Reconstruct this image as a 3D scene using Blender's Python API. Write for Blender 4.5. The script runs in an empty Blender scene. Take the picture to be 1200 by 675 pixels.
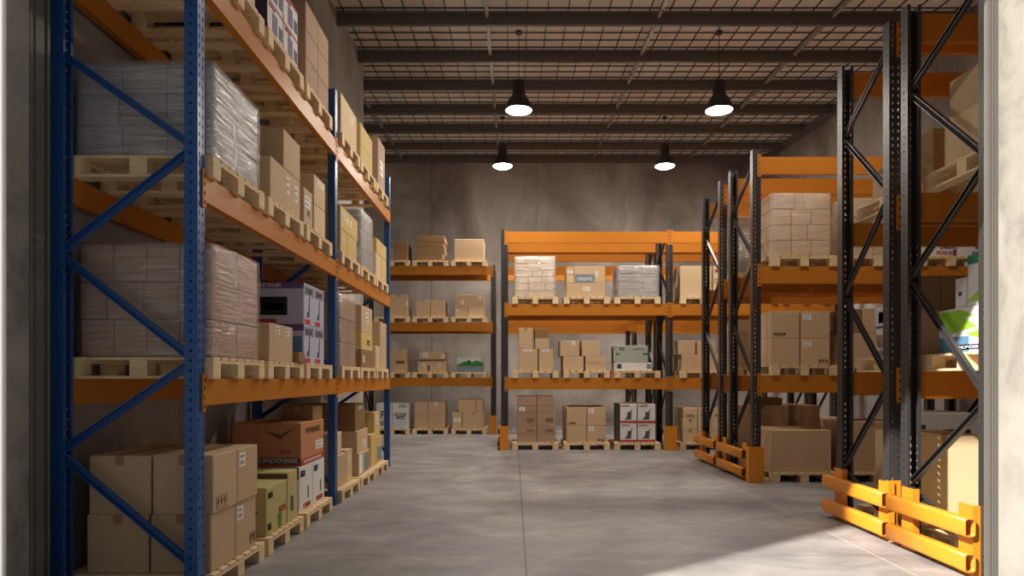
import bpy, bmesh, math, random
from mathutils import Vector, Matrix
random.seed(7)
S = bpy.context.scene
COL = S.collection
PI = math.pi
F, CX, HY, H = 800.0, 602.0, 443.0, 1.25          # focal length (px), vanishing point, horizon row, eye height
def PX(x, Y): return (x-CX)*Y/F
def PZ(y, Y): return H-(y-HY)*Y/F

# ------------------------------------------------------------------ materials
MATS = {}
def srgb(r, g, b):
    f = lambda c: (c/255)/12.92 if c/255 <= .04045 else ((c/255+.055)/1.055)**2.4
    return (f(r), f(g), f(b), 1)
class NT:
    def __init__(s, name):
        s.m = bpy.data.materials.new(name); s.m.use_nodes = True
        s.t = s.m.node_tree; s.t.nodes.clear()
        s.out = s.n('ShaderNodeOutputMaterial'); MATS[name] = s.m
    def n(s, kind, **kw):
        o = s.t.nodes.new(kind)
        for k, v in kw.items():
            if k.startswith('i_'):
                o.inputs[int(k[2:]) if k[2:].isdigit() else k[2:].replace('_', ' ')].default_value = v
            else: setattr(o, k, v)
        return o
    def l(s, a, b): s.t.links.new(a, b)
    def math(s, op, a, b=None, c=None):
        o = s.n('ShaderNodeMath', operation=op)
        for i, v in enumerate((a, b, c)):
            if v is None: continue
            if isinstance(v, (int, float)): o.inputs[i].default_value = v
            else: s.l(v, o.inputs[i])
        return o.outputs[0]
    def coord(s, kind='Object', scale=(1, 1, 1)):
        c = s.n('ShaderNodeTexCoord'); m = s.n('ShaderNodeMapping'); m.inputs['Scale'].default_value = scale
        s.l(c.outputs[kind], m.inputs[0]); return m.outputs[0]
    def noise(s, vec, scale, detail=4, rough=.55, dist=0):
        o = s.n('ShaderNodeTexNoise'); o.inputs['Scale'].default_value = scale
        o.inputs['Detail'].default_value = detail; o.inputs['Roughness'].default_value = rough
        o.inputs['Distortion'].default_value = dist
        s.l(vec, o.inputs['Vector']); return o.outputs[0]
    def ramp(s, fac, stops):
        r = s.n('ShaderNodeValToRGB'); e = r.color_ramp.elements
        while len(e) < len(stops): e.new(.5)
        for i, (p, c) in enumerate(stops): e[i].position = p; e[i].color = c
        s.l(fac, r.inputs[0]); return r.outputs[0]
    def mix(s, fac, a, b, blend='MIX'):
        o = s.n('ShaderNodeMix', data_type='RGBA', blend_type=blend)
        for i, v in ((0, fac), (6, a), (7, b)):
            if isinstance(v, (int, float, tuple)): o.inputs[i].default_value = v
            else: s.l(v, o.inputs[i])
        return o.outputs[2]
    def bsdf(s, color, rough=.6, metal=0, spec=.5, bump=None, bstr=.2, bdist=.01):
        p = s.n('ShaderNodeBsdfPrincipled')
        if isinstance(color, tuple): p.inputs['Base Color'].default_value = color
        else: s.l(color, p.inputs['Base Color'])
        if isinstance(rough, (int, float)): p.inputs['Roughness'].default_value = rough
        else: s.l(rough, p.inputs['Roughness'])
        p.inputs['Metallic'].default_value = metal
        p.inputs['Specular IOR Level'].default_value = spec
        if bump is not None:
            b = s.n('ShaderNodeBump'); b.inputs['Strength'].default_value = bstr; b.inputs['Distance'].default_value = bdist
            s.l(bump, b.inputs['Height']); s.l(b.outputs[0], p.inputs['Normal'])
        return p.outputs[0]
    def fin(s, sh): s.l(sh, s.out.inputs[0]); return s.m

def plain(name, c, rough=.5, metal=0, spec=.5):
    n = NT(name); co = n.coord('Object'); ns = n.noise(co, 6, 3)
    col = n.mix(n.math('MULTIPLY', ns, .25), c, tuple(x*.8 for x in c[:3])+(1,))
    return n.fin(n.bsdf(col, rough, metal, spec))
def cardboard(name, c, var=.16):
    n = NT(name); co = n.coord('Object')
    info = n.n('ShaderNodeObjectInfo')
    fine = n.noise(n.coord('Object', (3, 3, 60)), 4, 3)
    big = n.noise(co, 3.5, 4)
    v = n.math('ADD', n.math('MULTIPLY', info.outputs['Random'], var*1.6), n.math('MULTIPLY', big, var*.8))
    v = n.math('ADD', v, n.math('MULTIPLY', fine, .06))
    dark = tuple(x*.62 for x in c[:3])+(1,)
    col = n.mix(v, c, dark)
    return n.fin(n.bsdf(col, .75, 0, .25, fine, .08, .003))
cardboard('kraft', srgb(207, 177, 141)); cardboard('kraft_light', srgb(220, 193, 154))
cardboard('kraft_dark', srgb(150, 116, 80)); cardboard('kraft_pink', srgb(178, 146, 122))
cardboard('kraft_orange', srgb(204, 140, 96)); cardboard('kraft_olive', srgb(196, 182, 122))
cardboard('kraft_yellow', srgb(215, 185, 118)); cardboard('grey_carton', srgb(150, 145, 144))
cardboard('white_carton', srgb(226, 224, 222), .08); cardboard('lilac_carton', srgb(190, 190, 214), .06)
cardboard('cream_carton', srgb(226, 200, 165)); cardboard('green_grey_carton', srgb(170, 176, 168), .08)
for nm, c in dict(label_white=(238, 236, 232), tape=(168, 130, 88), ink=(52, 44, 40), ink_brown=(112, 82, 58),
                  red=(190, 52, 42), red_print=(176, 70, 66), purple=(104, 78, 128), purple_dark=(62, 48, 88), navy=(44, 48, 100),
                  green=(60, 130, 52), lime=(150, 205, 60), teal=(46, 140, 112), blue_grey=(120, 136, 150),
                  sky_blue=(90, 130, 165), slate=(78, 82, 90), screen=(30, 30, 34), olive_glow=(120, 116, 70),
                  grey_print=(150, 150, 152), pale_blue=(200, 210, 214)).items():
    plain(nm, srgb(*c), .6, 0, .3)
def wood():
    n = NT('pallet_wood'); info = n.n('ShaderNodeObjectInfo')
    w = n.noise(n.coord('Object', (4, 4, 30)), 5, 5, .6, .6); b = n.noise(n.coord('Object', (2, 2, 2)), 2.5, 3)
    col = n.ramp(n.math('ADD', n.math('MULTIPLY', w, .75), n.math('MULTIPLY', b, .3)),
                 [(.25, srgb(192, 158, 114)), (.5, srgb(228, 202, 160)), (.8, srgb(244, 225, 192))])
    col = n.mix(n.math('MULTIPLY', info.outputs['Random'], .3), col, srgb(190, 150, 100))
    n.fin(n.bsdf(col, .7, 0, .25, w, .15, .004))
wood()
def paint(name, c, rough=.38, spec=.5):
    n = NT(name); ns = n.noise(n.coord('Object', (1, 1, 1)), 5, 4)
    col = n.mix(n.math('MULTIPLY', ns, .35), c, tuple(x*.72 for x in c[:3])+(1,))
    n.fin(n.bsdf(col, rough, 0, spec))
paint('orange_paint', srgb(192, 120, 42), .42, .12); paint('orange_guard', srgb(218, 138, 36)); paint('blue_paint', srgb(36, 84, 148)); paint('dark_paint', srgb(50, 49, 50), .35)
paint('black_slot', srgb(30, 22, 16), .8); paint('purlin_steel', srgb(108, 103, 99), .5); paint('rail_steel', srgb(104, 101, 97), .42)
paint('lamp_black', srgb(48, 42, 40), .5); paint('wire', srgb(66, 58, 53), .6); paint('galv', srgb(150, 142, 134), .4)
def perforated(name, c):
    """painted sheet steel of a rack upright: slots punched in the front web, round holes in the side flanges"""
    n = NT(name)
    tc = n.n('ShaderNodeTexCoord'); sx = n.n('ShaderNodeSeparateXYZ'); n.l(tc.outputs['Object'], sx.inputs[0])
    sn = n.n('ShaderNodeSeparateXYZ'); n.l(tc.outputs['Normal'], sn.inputs[0])
    zc = n.math('SUBTRACT', n.math('MULTIPLY', n.math('FRACT', n.math('DIVIDE', sx.outputs[2], .055)), .055), .0275)
    az = n.math('ABSOLUTE', zc)
    slot = n.math('MULTIPLY', n.math('LESS_THAN', az, .012),
                  n.math('LESS_THAN', n.math('ABSOLUTE', n.math('SUBTRACT', n.math('ABSOLUTE', sx.outputs[0]), .021)), .0058))
    slot = n.math('MULTIPLY', slot, n.math('GREATER_THAN', n.math('ABSOLUTE', sn.outputs[1]), .7))
    dy = n.math('SUBTRACT', sx.outputs[1], .04)
    r = n.math('SQRT', n.math('ADD', n.math('POWER', dy, 2), n.math('POWER', zc, 2)))
    hole = n.math('MULTIPLY', n.math('LESS_THAN', r, .0075), n.math('GREATER_THAN', n.math('ABSOLUTE', sn.outputs[0]), .7))
    fac = n.math('MAXIMUM', slot, hole)
    ns = n.noise(tc.outputs['Object'], 5, 4)
    col = n.mix(n.math('MULTIPLY', ns, .35), c, tuple(x*.72 for x in c[:3])+(1,))
    ms = n.n('ShaderNodeMixShader'); tr = n.n('ShaderNodeBsdfTransparent')
    n.l(fac, ms.inputs[0]); n.l(n.bsdf(col, .36), ms.inputs[1]); n.l(tr.outputs[0], ms.inputs[2])
    n.fin(ms.outputs[0])
perforated('blue_upright', srgb(36, 84, 148)); perforated('dark_upright', srgb(52, 51, 52))
def film(name, tint, op, streak):
    """stretch film: clear with cloudy bands, and taut level wrinkles that catch the lamps"""
    n = NT(name)
    tc = n.n('ShaderNodeTexCoord'); mp = n.n('ShaderNodeMapping'); mp.inputs['Rotation'].default_value = (.16, .12, 0); mp.inputs['Scale'].default_value = (1, 1, 15)
    n.l(tc.outputs['Object'], mp.inputs[0]); d = n.noise(mp.outputs[0], 3.0, 6, .62, .8)
    e = n.noise(n.coord('Object', (5, 5, .8)), 1.3, 3, .5, .4)
    b = n.n('ShaderNodeBump'); b.inputs['Strength'].default_value = .8; b.inputs['Distance'].default_value = .016
    n.l(d, b.inputs['Height'])
    g = n.n('ShaderNodeBsdfGlossy'); g.inputs['Roughness'].default_value = .13; g.inputs[0].default_value = (1, 1, 1, 1); n.l(b.outputs[0], g.inputs['Normal'])
    df = n.n('ShaderNodeBsdfDiffuse'); df.inputs[0].default_value = tint; n.l(b.outputs[0], df.inputs['Normal'])
    tr = n.n('ShaderNodeBsdfTransparent'); m1 = n.n('ShaderNodeMixShader'); m2 = n.n('ShaderNodeMixShader')
    c = n.math('ADD', n.math('MULTIPLY', d, .55), n.math('MULTIPLY', e, .45))
    s = n.ramp(c, [(.4, (op, op, op, 1)), (.62, (op+streak, op+streak, op+streak, 1))])
    gl = n.ramp(d, [(.38, (.06, .06, .06, 1)), (.66, (.34, .34, .34, 1))])
    n.l(s, m1.inputs[0]); n.l(tr.outputs[0], m1.inputs[1]); n.l(df.outputs[0], m1.inputs[2])
    n.l(gl, m2.inputs[0]); n.l(m1.outputs[0], m2.inputs[1]); n.l(g.outputs[0], m2.inputs[2])
    n.fin(m2.outputs[0])
film('film_clear', srgb(205, 185, 168), .05, .20); film('film_white', srgb(222, 220, 222), .1, .30)
def concrete(name, a, b, c, scale, rough=.85, lines=None, streak=(1, 1, 1)):
    n = NT(name)
    v1 = n.noise(n.coord('Object', streak), scale, 7, .62, .5); v2 = n.noise(n.coord('Object'), scale*.28, 3, .5)
    f = n.math('ADD', n.math('MULTIPLY', v1, .65), n.math('MULTIPLY', v2, .4))
    col = n.ramp(f, [(.34, a), (.52, b), (.72, c)])
    if lines:
        tc = n.n('ShaderNodeTexCoord'); sx = n.n('ShaderNodeSeparateXYZ'); n.l(tc.outputs['Object'], sx.inputs[0])
        for ax, pos, half, cc in lines:
            hit = n.math('LESS_THAN', n.math('ABSOLUTE', n.math('SUBTRACT', sx.outputs[ax], pos)), half)
            col = n.mix(n.math('MULTIPLY', hit, .75), col, cc)
    n.fin(n.bsdf(col, rough, 0, .4, v1, .12, .01))
concrete('floor_concrete', srgb(104, 103, 104), srgb(134, 132, 132), srgb(166, 163, 162), 1.9, .5,
         [(0, .08, .007, srgb(70, 64, 62)), (0, 2.55, .005, srgb(196, 190, 184)), (1, 4.81, .006, srgb(84, 78, 76)), (1, 10.8, .006, srgb(84, 78, 76)), (0, -2.4, .007, srgb(70, 64, 62))], (1, 1.5, 1))
concrete('wall_concrete', srgb(92, 84, 78), srgb(146, 138, 132), srgb(198, 192, 187), .6, .85,
         [(0, -2.2, .012, srgb(92, 84, 78)), (0, 3.05, .01, srgb(176, 166, 158)), (0, .6, .01, srgb(120, 110, 104))], (1, 1, .7))
concrete('reveal_concrete', srgb(100, 95, 90), srgb(152, 148, 141), srgb(172, 168, 161), 3.0, .85)
concrete('apron_concrete', srgb(96, 95, 93), srgb(110, 108, 106), srgb(124, 122, 120), .8, .8)
plain('white_render', srgb(248, 247, 243), .7)
def roof_mat():
    """translucent roof sheeting: daylight glows through it faintly"""
    n = NT('roof_sheet'); ns = n.noise(n.coord('Object', (1, .3, 1)), 1.5, 4)
    d = n.bsdf(n.ramp(ns, [(.3, srgb(192, 180, 172)), (.7, srgb(208, 198, 190))]), .8)
    t = n.n('ShaderNodeBsdfTranslucent'); t.inputs[0].default_value = (.105, .098, .09, 1)
    a = n.n('ShaderNodeAddShader'); n.l(d, a.inputs[0]); n.l(t.outputs[0], a.inputs[1]); n.fin(a.outputs[0])
roof_mat()
def emit(name, c, k):
    n = NT(name); e = n.n('ShaderNodeEmission'); e.inputs[0].default_value = c; e.inputs[1].default_value = k; n.fin(e.outputs[0])
LAMP_K = 245
emit('lamp_glow', (1, .90, .78, 1), LAMP_K); emit('lamp_glow_bright', (1, .90, .78, 1), LAMP_K*1.25); emit('lamp_glow_strong', (1, .90, .78, 1), LAMP_K*2.0); emit('fill_lamp_glow', (1, .90, .78, 1), LAMP_K*.62)

# ------------------------------------------------------------------ mesh helpers
def abox(bm, x0, x1, y0, y1, z0, z1, bev=0):
    vs = [bm.verts.new((x, y, z)) for z in (z0, z1) for y in (y0, y1) for x in (x0, x1)]
    fs = [bm.faces.new([vs[i] for i in q]) for q in ((0, 2, 3, 1), (4, 5, 7, 6), (0, 1, 5, 4), (2, 6, 7, 3), (0, 4, 6, 2), (1, 3, 7, 5))]
    if bev:
        es = list({e for f in fs for e in f.edges})
        bmesh.ops.bevel(bm, geom=es, offset=bev, segments=1, affect='EDGES', profile=.5)
    return vs
def bar(bm, p, q, w, h, up=(1, 0, 0)):
    """a straight bar of section w x h from p to q"""
    p, q = Vector(p), Vector(q); d = (q-p).normalized(); u = Vector(up); s = d.cross(u).normalized(); u = s.cross(d)
    vs = [bm.verts.new(c+s*a*w/2+u*b*h/2) for c in (p, q) for a, b in ((-1, -1), (1, -1), (1, 1), (-1, 1))]
    for f in ((3, 2, 1, 0), (4, 5, 6, 7), (0, 1, 5, 4), (1, 2, 6, 5), (2, 3, 7, 6), (3, 0, 4, 7)): bm.faces.new([vs[i] for i in f])
def lathe(bm, prof, n=32, close=False):
    rings = []
    for r, z in prof: rings.append([bm.verts.new((r*math.cos(2*PI*i/n), r*math.sin(2*PI*i/n), z)) for i in range(n)])
    for a, b in zip(rings, rings[1:]):
        for i in range(n): bm.faces.new((a[i], a[(i+1) % n], b[(i+1) % n], b[i]))
def mesh(name, bm, mat, smooth=False):
    me = bpy.data.meshes.new(name); bmesh.ops.recalc_face_normals(bm, faces=bm.faces); bm.to_mesh(me); bm.free()
    me.materials.append(MATS[mat])
    if smooth:
        for p in me.polygons: p.use_smooth = True
    return me
def obj(name, bm, mat, parent=None, loc=(0, 0, 0), smooth=False):
    me = bm if isinstance(bm, bpy.types.Mesh) else mesh(name, bm, mat, smooth)
    o = bpy.data.objects.new(name, me); COL.objects.link(o); o.location = loc
    if parent: o.parent = parent
    return o
def tag(o, label, cat, group=None):
    o['label'] = label; o['category'] = cat
    if group: o['group'] = group
    return o
def thing(name, label, cat, loc, rz=0, group=None):
    o = bpy.data.objects.new(name, None); COL.objects.link(o); o.location = loc; o.rotation_euler = (0, 0, rz)
    o.empty_display_size = .1
    return tag(o, label, cat, group)
def struct(name, bm, mat, parent=None):
    o = obj(name, bm, mat, parent)
    if not parent: o['kind'] = 'structure'
    return o
def B(*a):
    bm = bmesh.new()
    for x in (a if isinstance(a[0], (tuple, list)) else (a,)): abox(bm, *x)
    return bm

# ------------------------------------------------------------------ the building
YB, YF, XL, XR = 18.3, 3.5, -2.62, 6.75
YL = 11.9                                              # where the left wall stops and the room widens
def ZC(Y): return H+4.645+.066*Y                        # middle of the purlins
struct('floor', B((-8.2, 7, 3.32, YB, -.1, 0)), 'floor_concrete')
struct('ground', B((-30, 30, -40, 3.32, -.1, -.004)), 'apron_concrete')
struct('wall_back', B((-8.2, 7, YB, YB+.2, 0, 8.3)), 'wall_concrete')
struct('wall_right', B((XR, XR+.2, YF, YB, 0, 8.3)), 'wall_concrete')
struct('wall_left', B((XL-.2, XL, YF, YL, 0, 8.3)), 'wall_concrete')
struct('wall_left_rear', B((-8.2, -8.0, YL, YB, 0, 8.3)), 'wall_concrete')
struct('wall_recess', B((-8.0, XL-.2, YL-.2, YL, 0, 8.3)), 'wall_concrete')
HEAD = 3.43; OP = 2.485
struct('wall_front', B((-9, -OP, 3.33, YF, 0, 8.3), (OP, 9, 3.33, YF, 0, 8.3), (-OP, OP, 3.33, YF, HEAD, 8.3)), 'reveal_concrete')
struct('trim_1', B((-9, -2.474, 3.318, 3.329, 0, 8.3)), 'white_render')
struct('trim_2', B((OP+.006, 9, 3.318, 3.329, 0, 8.3)), 'white_render')
struct('added_sun_blocker', B((-3.3, -3.0, 1.5, 2.733, 0, 7.4)), 'reveal_concrete')  # unseen wall added outside the door to cast the floor's shadow edge
for i, s in ((3, -1), (4, 1)):                          # guide rails of the roller door, behind the opening
    bm = bmesh.new()
    if s < 0: strips = ((0, .06, 3.505, 3.53), (.008, .06, 3.53, 3.55), (0, .06, 3.55, 3.615), (.02, .06, 3.615, 3.64), (0, .06, 3.64, 3.66))
    else: strips = ((-.056, .06, 3.508, 3.527), (-.056, -.038, 3.503, 3.508), (-.03, -.022, 3.503, 3.508))
    for x0, x1, y0, y1 in strips: abox(bm, min(s*(OP+x0), s*(OP+x1)), max(s*(OP+x0), s*(OP+x1)), y0, y1, 0, 4.2)
    struct('trim_%d' % i, bm, 'rail_steel')
# roof: sloping sheet, purlins, bridging bars and safety mesh
def slab(bm, x0, x1, y0, y1, lo, hi):
    vs = [bm.verts.new((x, y, ZC(y)+z)) for z in (lo, hi) for y in (y0, y1) for x in (x0, x1)]
    for q in ((0, 2, 3, 1), (4, 5, 7, 6), (0, 1, 5, 4), (2, 6, 7, 3), (0, 4, 6, 2), (1, 3, 7, 5)): bm.faces.new([vs[i] for i in q])
bm = bmesh.new(); slab(bm, XL, XR, YF, YL, .11, .2); slab(bm, -8, XR, YL, YB, .11, .2)
ceil = struct('ceiling', bm, 'roof_sheet')
PUR = [18.22, 16.95, 15.5, 14.16, 12.8, 11.47, 10.1, 8.73, 7.36, 5.99, 4.62]
for y in PUR:
    xl = -8 if y > YL else XL
    bm = bmesh.new(); z = ZC(y)
    for a in ((xl, XR, y-.004, y+.004, z-.085, z+.085), (xl, XR, y, y+.06, z-.085, z-.077), (xl, XR, y-.06, y, z+.077, z+.085)): abox(bm, *a)
    obj('purlin', bm, 'purlin_steel', ceil)
for x in (-5.5, -2.97, -.39, 2.13, 4.69):
    for a, b in zip(PUR, PUR[1:]):
        if x < XL and b < YL: continue
        bm = bmesh.new(); bar(bm, (x, b+.07, ZC(b)+.01), (x, a-.07, ZC(a)+.01), .05, .05); obj('bridging_bar', bm, 'galv', ceil)
bm = bmesh.new()
x = -7.9
while x < XR:
    bar(bm, (x, (YF if x > XL else YL)+.02, ZC(YF if x > XL else YL)+.098), (x, YB-.02, ZC(YB)+.098), .02, .012); x += .3
for a, b in zip(PUR, PUR[1:]):
    for k in range(5):
        y = b+(a-b)*(k+.5)/5
        xl = -8 if y > YL else XL
        bar(bm, (xl+.02, y, ZC(y)+.098), (XR-.02, y, ZC(y)+.098), .02, .012, (0, 0, 1))
obj('safety_mesh', bm, 'wire', ceil)
bm = bmesh.new(); bar(bm, (XR-.08, YF+.05, ZC(YF)-.02), (XR-.08, YB-.05, ZC(YB)-.02), .12, .14); obj('wall_angle', bm, 'purlin_steel', ceil)

# ------------------------------------------------------------------ pallet racks
def post_mesh(name, h, pw, pd, mat):
    t = .004
    return mesh(name, B((-pw/2, pw/2, 0, t, 0, h), (-pw/2, -pw/2+t, t, pd, 0, h), (pw/2-t, pw/2, t, pd, 0, h),
                        (-pw/2+t, -pw/2+.022, pd-t, pd, 0, h), (pw/2-.022, pw/2-t, pd-t, pd, 0, h)), mat)
def make_rack(label, loc, rz, frames, h, D, pw, pd, levels, bh, color, front, rear, group='pallet racks', rear_beams=True):
    R = thing('pallet_rack', label, 'rack', loc, rz, group)
    pm = post_mesh('upright_post', h, pw, pd, color+'_upright')
    fm = mesh('foot_plate', B((-pw/2-.02, pw/2+.02, -.012, pd+.02, 0, .008)), color+'_paint')
    nodes = sorted([(z, pd*.8) for z in front]+[(z, D-pd*.8) for z in rear])
    for u in frames:
        for v, r in ((0, 0), (D, PI)):
            p = obj('upright_post', pm, None, R, (u, v, 0)); p.rotation_euler = (0, 0, r)
            obj('foot_plate', fm, None, p)
        for (z0, v0), (z1, v1) in zip(nodes, nodes[1:]):
            bm = bmesh.new(); dz = (.028 if z1 > z0 else 0)
            p, q = (u, v0, z0+.022), (u, v1, z1-.022)
            bar(bm, p, q, .036, .005)                       # channel: back and two lips
            d = (Vector(q)-Vector(p)).normalized(); s = d.cross(Vector((1, 0, 0))).normalized()
            for k in (-1, 1): bar(bm, Vector(p)+s*k*.018+Vector((-.012, 0, 0)), Vector(q)+s*k*.018+Vector((-.012, 0, 0)), .006, .03)
            obj('brace', bm, color+'_paint', R)
    for a, b in zip(frames, frames[1:]):
        L = b-a-pw
        for v, sg in ((0, 1), (D, -1)):
            if sg < 0 and not rear_beams: continue
            for z in levels:
                bm = bmesh.new()
                y0, y1 = sorted((v-.008*sg, v+.046*sg))
                abox(bm, -L/2, L/2, y0, y1, z-bh, z-.03)
                y2, y3 = sorted((v+.002*sg, v+.046*sg)); abox(bm, -L/2, L/2, y0 if sg < 0 else y0, y1, z-.03, z)
                o = obj('beam', bm, 'orange_paint', R, ((a+b)/2, 0, 0))
                for e in (-1, 1):
                    bm = bmesh.new(); x0, x1 = sorted((e*(L/2), e*(L/2+pw*.46)))
                    ya, yb = sorted((v-.010*sg, v-.002*sg))
                    abox(bm, x0, x1, ya, yb, z-bh-.035, z+.03)
                    c = obj('end_connector', bm, 'orange_paint', o)
                    bm = bmesh.new()
                    for k in range(4):
                        zz = z-bh-.005+(bh)*k/3
                        yc, yd = sorted((v-.0115*sg, v-.009*sg)); xm = e*(L/2+pw*.22)
                        abox(bm, xm-.006, xm+.006, yc, yd, zz-.011, zz+.011)
                    me = mesh('slot', bm, 'black_slot'); c.data.materials.append(MATS['black_slot'])
                    b2 = bmesh.new(); b2.from_mesh(c.data); n0 = len(b2.faces); b2.from_mesh(me)
                    b2.faces.ensure_lookup_table()
                    for f in b2.faces[n0:]: f.material_index = 1
                    b2.to_mesh(c.data); b2.free(); bpy.data.meshes.remove(me)
    return R
LZ = [1.245, 2.40, 3.59]
make_rack('tall blue rack with orange beams along the left wall', (-1.755, 3.832, 0), PI/2, [0, 2.92, 5.84], 4.1, .82, .085, .075, LZ, .15, 'blue',
          [.2, 1.35, 2.54], [.83, 1.95, 3.08], 'racks')
NF, NR = [.12, 1.22, 2.70, 3.86], [.45, 1.98, 3.38]
AZ = [1.25, 2.537, 3.80]; CZ = [1.255, 2.485, 3.74]
R1Z = [1.28, 2.59, 3.905]; R2Z = [1.30, 2.635, 3.975]
make_rack('dark rack with orange beams facing the camera at mid-room, loaded with pallets', (0, 11.9, 0), 0, [-.165, 2.72, 5.6], 3.84, .93, .11, .09, AZ, .195, 'dark', NF, NR, 'racks')
make_rack('empty dark rack back to back behind the mid-room rack', (0, 12.95, 0), 0, [-.165, 2.72, 5.6], 3.84, .9, .11, .09, AZ, .195, 'dark', NF, NR, 'racks')
make_rack('dark low rack against the back wall, just behind the blue rack', (0, 15.2, 0), 0, [-3.36, -.46], 3.77, .95, .1, .09, CZ, .19, 'dark', NF[:3], NR, 'racks')
make_rack('empty dark rack at the back wall hidden behind the mid-room racks', (0, 15.2, 0), 0, [-.2, 2.69, 5.6], 3.77, .95, .1, .09, CZ, .19, 'dark', NF[:3], NR, 'racks')
make_rack('dark rack on the right whose front bay holds one big plain box', (0, 8.2, 0), 0, [2.92, 5.81], 4.0, .93, .1, .09, R1Z, .205, 'dark', NF, NR, 'racks')
make_rack('dark rack on the right, behind the rack with the big plain box', (0, 9.5, 0), 0, [2.92, 5.81], 4.0, .93, .1, .09, R1Z, .205, 'dark', NF, NR, 'racks')
make_rack('nearest dark rack on the right, beside the door rail', (0, 4.2, 0), 0, [2.97, 5.86], 4.02, .95, .1, .09, R2Z, .205, 'dark', [.12, 1.12, 2.62, 3.8], NR, 'racks')
make_rack('second dark rack on the right, back to back behind the nearest one', (0, 5.29, 0), 0, [2.96, 5.85], 4.02, .85, .1, .09, R2Z, .205, 'dark', NF, NR, 'racks')

# ------------------------------------------------------------------ rack guards
def cguard(label, x, y, w=.15, d=.10, h=.42):
    """angle-section guard standing in front of an upright"""
    g = thing('column_guard', label, 'guard', (x, y, 0), 0, 'orange column guards')
    bm = bmesh.new(); abox(bm, -w/2, w/2, -d, -d+.012, 0, h); abox(bm, -w/2, -w/2+.012, -d+.012, 0, 0, h); abox(bm, w/2-.012, w/2, -d+.012, 0, 0, h)
    obj('guard_plate', bm, 'orange_guard', g)
    obj('base_plate', B((-w/2+.013, w/2-.013, -d+.013, -.02, 0, .01)), 'orange_guard', g)
def tube_rail(L, hh, dd):
    """open-ended rounded tube along y"""
    bm = bmesh.new(); prof = []
    r = .022
    for cx, cz, a0 in ((dd/2-r, hh/2-r, 0), (-dd/2+r, hh/2-r, 90), (-dd/2+r, -hh/2+r, 180), (dd/2-r, -hh/2+r, 270)):
        for k in range(5): a = math.radians(a0+k*22.5); prof.append((cx+r*math.cos(a), cz+r*math.sin(a), cx+(r-.009)*math.cos(a), cz+(r-.009)*math.sin(a)))
    rings = [[bm.verts.new((p[0], y, p[1])) for p in prof] for y in (-L/2, L/2)]+[[bm.verts.new((p[2], y, p[3])) for p in prof] for y in (L/2, -L/2)]
    n = len(prof)
    for a, b in zip(rings, rings[1:]+rings[:1]):
        for i in range(n): bm.faces.new((a[i], a[(i+1) % n], b[(i+1) % n], b[i]))
    return bm
def barrier(label, x, y0, y1, s=1):
    """two open tubes on two short posts across a rack end; x = aisle side of the rail, s=1 rack lies towards +x"""
    g = thing('end_barrier', label, 'guard', (x+s*.035, (y0+y1)/2, 0), 0, 'orange rack end barriers')
    L = y1-y0
    for z in (.098, .318): obj('rail', tube_rail(L, .118, .07), 'orange_guard', g, (0, 0, z), True)
    for y in (-L/2+.1, L/2-.16):
        bm = bmesh.new(); xa, xb = sorted((s*.0355, s*.0475)); abox(bm, xa, xb, y-.07, y+.07, .01, .45)
        xa, xb = sorted((s*.0475, s*.083)); abox(bm, xa, xb, y-.07, y-.058, .01, .45)
        p = obj('barrier_post', bm, 'orange_guard', g)
        xa, xb = sorted((s*.036, s*.073)); obj('base_plate', B((xa, xb, y-.085, y+.085, 0, .01)), 'orange_guard', p)
barrier('orange two-rail barrier nearest the camera, on the right beside the door rail', 2.80, 4.236, 5.14)
barrier('orange two-rail barrier second from the camera on the right, half in shade', 2.80, 5.2, 6.2)
barrier('orange two-rail barrier beside the column guard, right of the aisle', 2.775, 8.32, 9.38)
barrier('orange two-rail barrier furthest along the right aisle side', 2.775, 9.5, 10.52)
barrier('orange two-rail barrier at the left end of the mid-room rack', -.285, 11.95, 12.85)
cguard('wide orange column guard on the front right upright beside the big plain box', 2.885, 8.185, .19, .07, .43)
cguard('orange plate guard between the two nearest barriers on the right', 2.9265, 5.278, .107, .03, .46)
cguard('orange column guard left of the mid-room rack', -.165, 11.885)
cguard('orange column guard at the middle upright of the mid-room rack', 2.72, 11.885, .21)
cguard('orange column guard at the back-wall rack end in the shade', -.46, 15.185, .15)

# ------------------------------------------------------------------ pallets
PH = .125
def pallet_meshes(W, D):
    bd, bb = bmesh.new(), bmesh.new()
    n = 7; w = .092; gap = (W-n*w)/(n-1)
    for i in range(n):
        x = -W/2+i*(w+gap); abox(bd, x, x+w, -D/2, D/2, .107, .125, .003)
    for y in (-D/2, -.05, D/2-.1): abox(bd, -W/2, W/2, y, y+.1, .089, .107)
    blk = mesh('block', B((-.05, .05, -.05, .05, .018, .089)), 'pallet_wood')
    abox(bb, -.05, .05, -D/2, D/2, 0, .018, .002)
    return mesh('deck', bd, 'pallet_wood'), blk, mesh('bottom_board', bb, 'pallet_wood')
PM = {}
def pallet(label, x, y, z, rz=0, W=.8, D=.86, group='wooden pallets'):
    k = (W, D)
    if k not in PM: PM[k] = pallet_meshes(W, D)
    d, b, bo = PM[k]
    P = thing('wooden_pallet', label, 'pallet', (x, y, z), rz, group)
    obj('deck', d, None, P)
    for i in (-1, 0, 1):
        obj('bottom_board', bo, None, P, (i*(W/2-.05), 0, 0))
        for j in (-1, 0, 1): obj('block', b, None, P, (i*(W/2-.05), j*(D/2-.05), 0))
    return P
ORD = ['first', 'second', 'third', 'fourth', 'fifth', 'sixth']
LV = ['floor', 'low', 'middle', 'top']
SLOT = {}
def slot(key, wording, x, y, z, rz=0, W=.8, D=.86, short=None):
    """wording: where the pallet is; short: the same, briefer, for what stands on it"""
    pallet('pale wooden pallet, '+wording, x, y, z, rz, W, D)
    SLOT[key] = dict(z=z+PH, place=short or wording, items=[])
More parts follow.
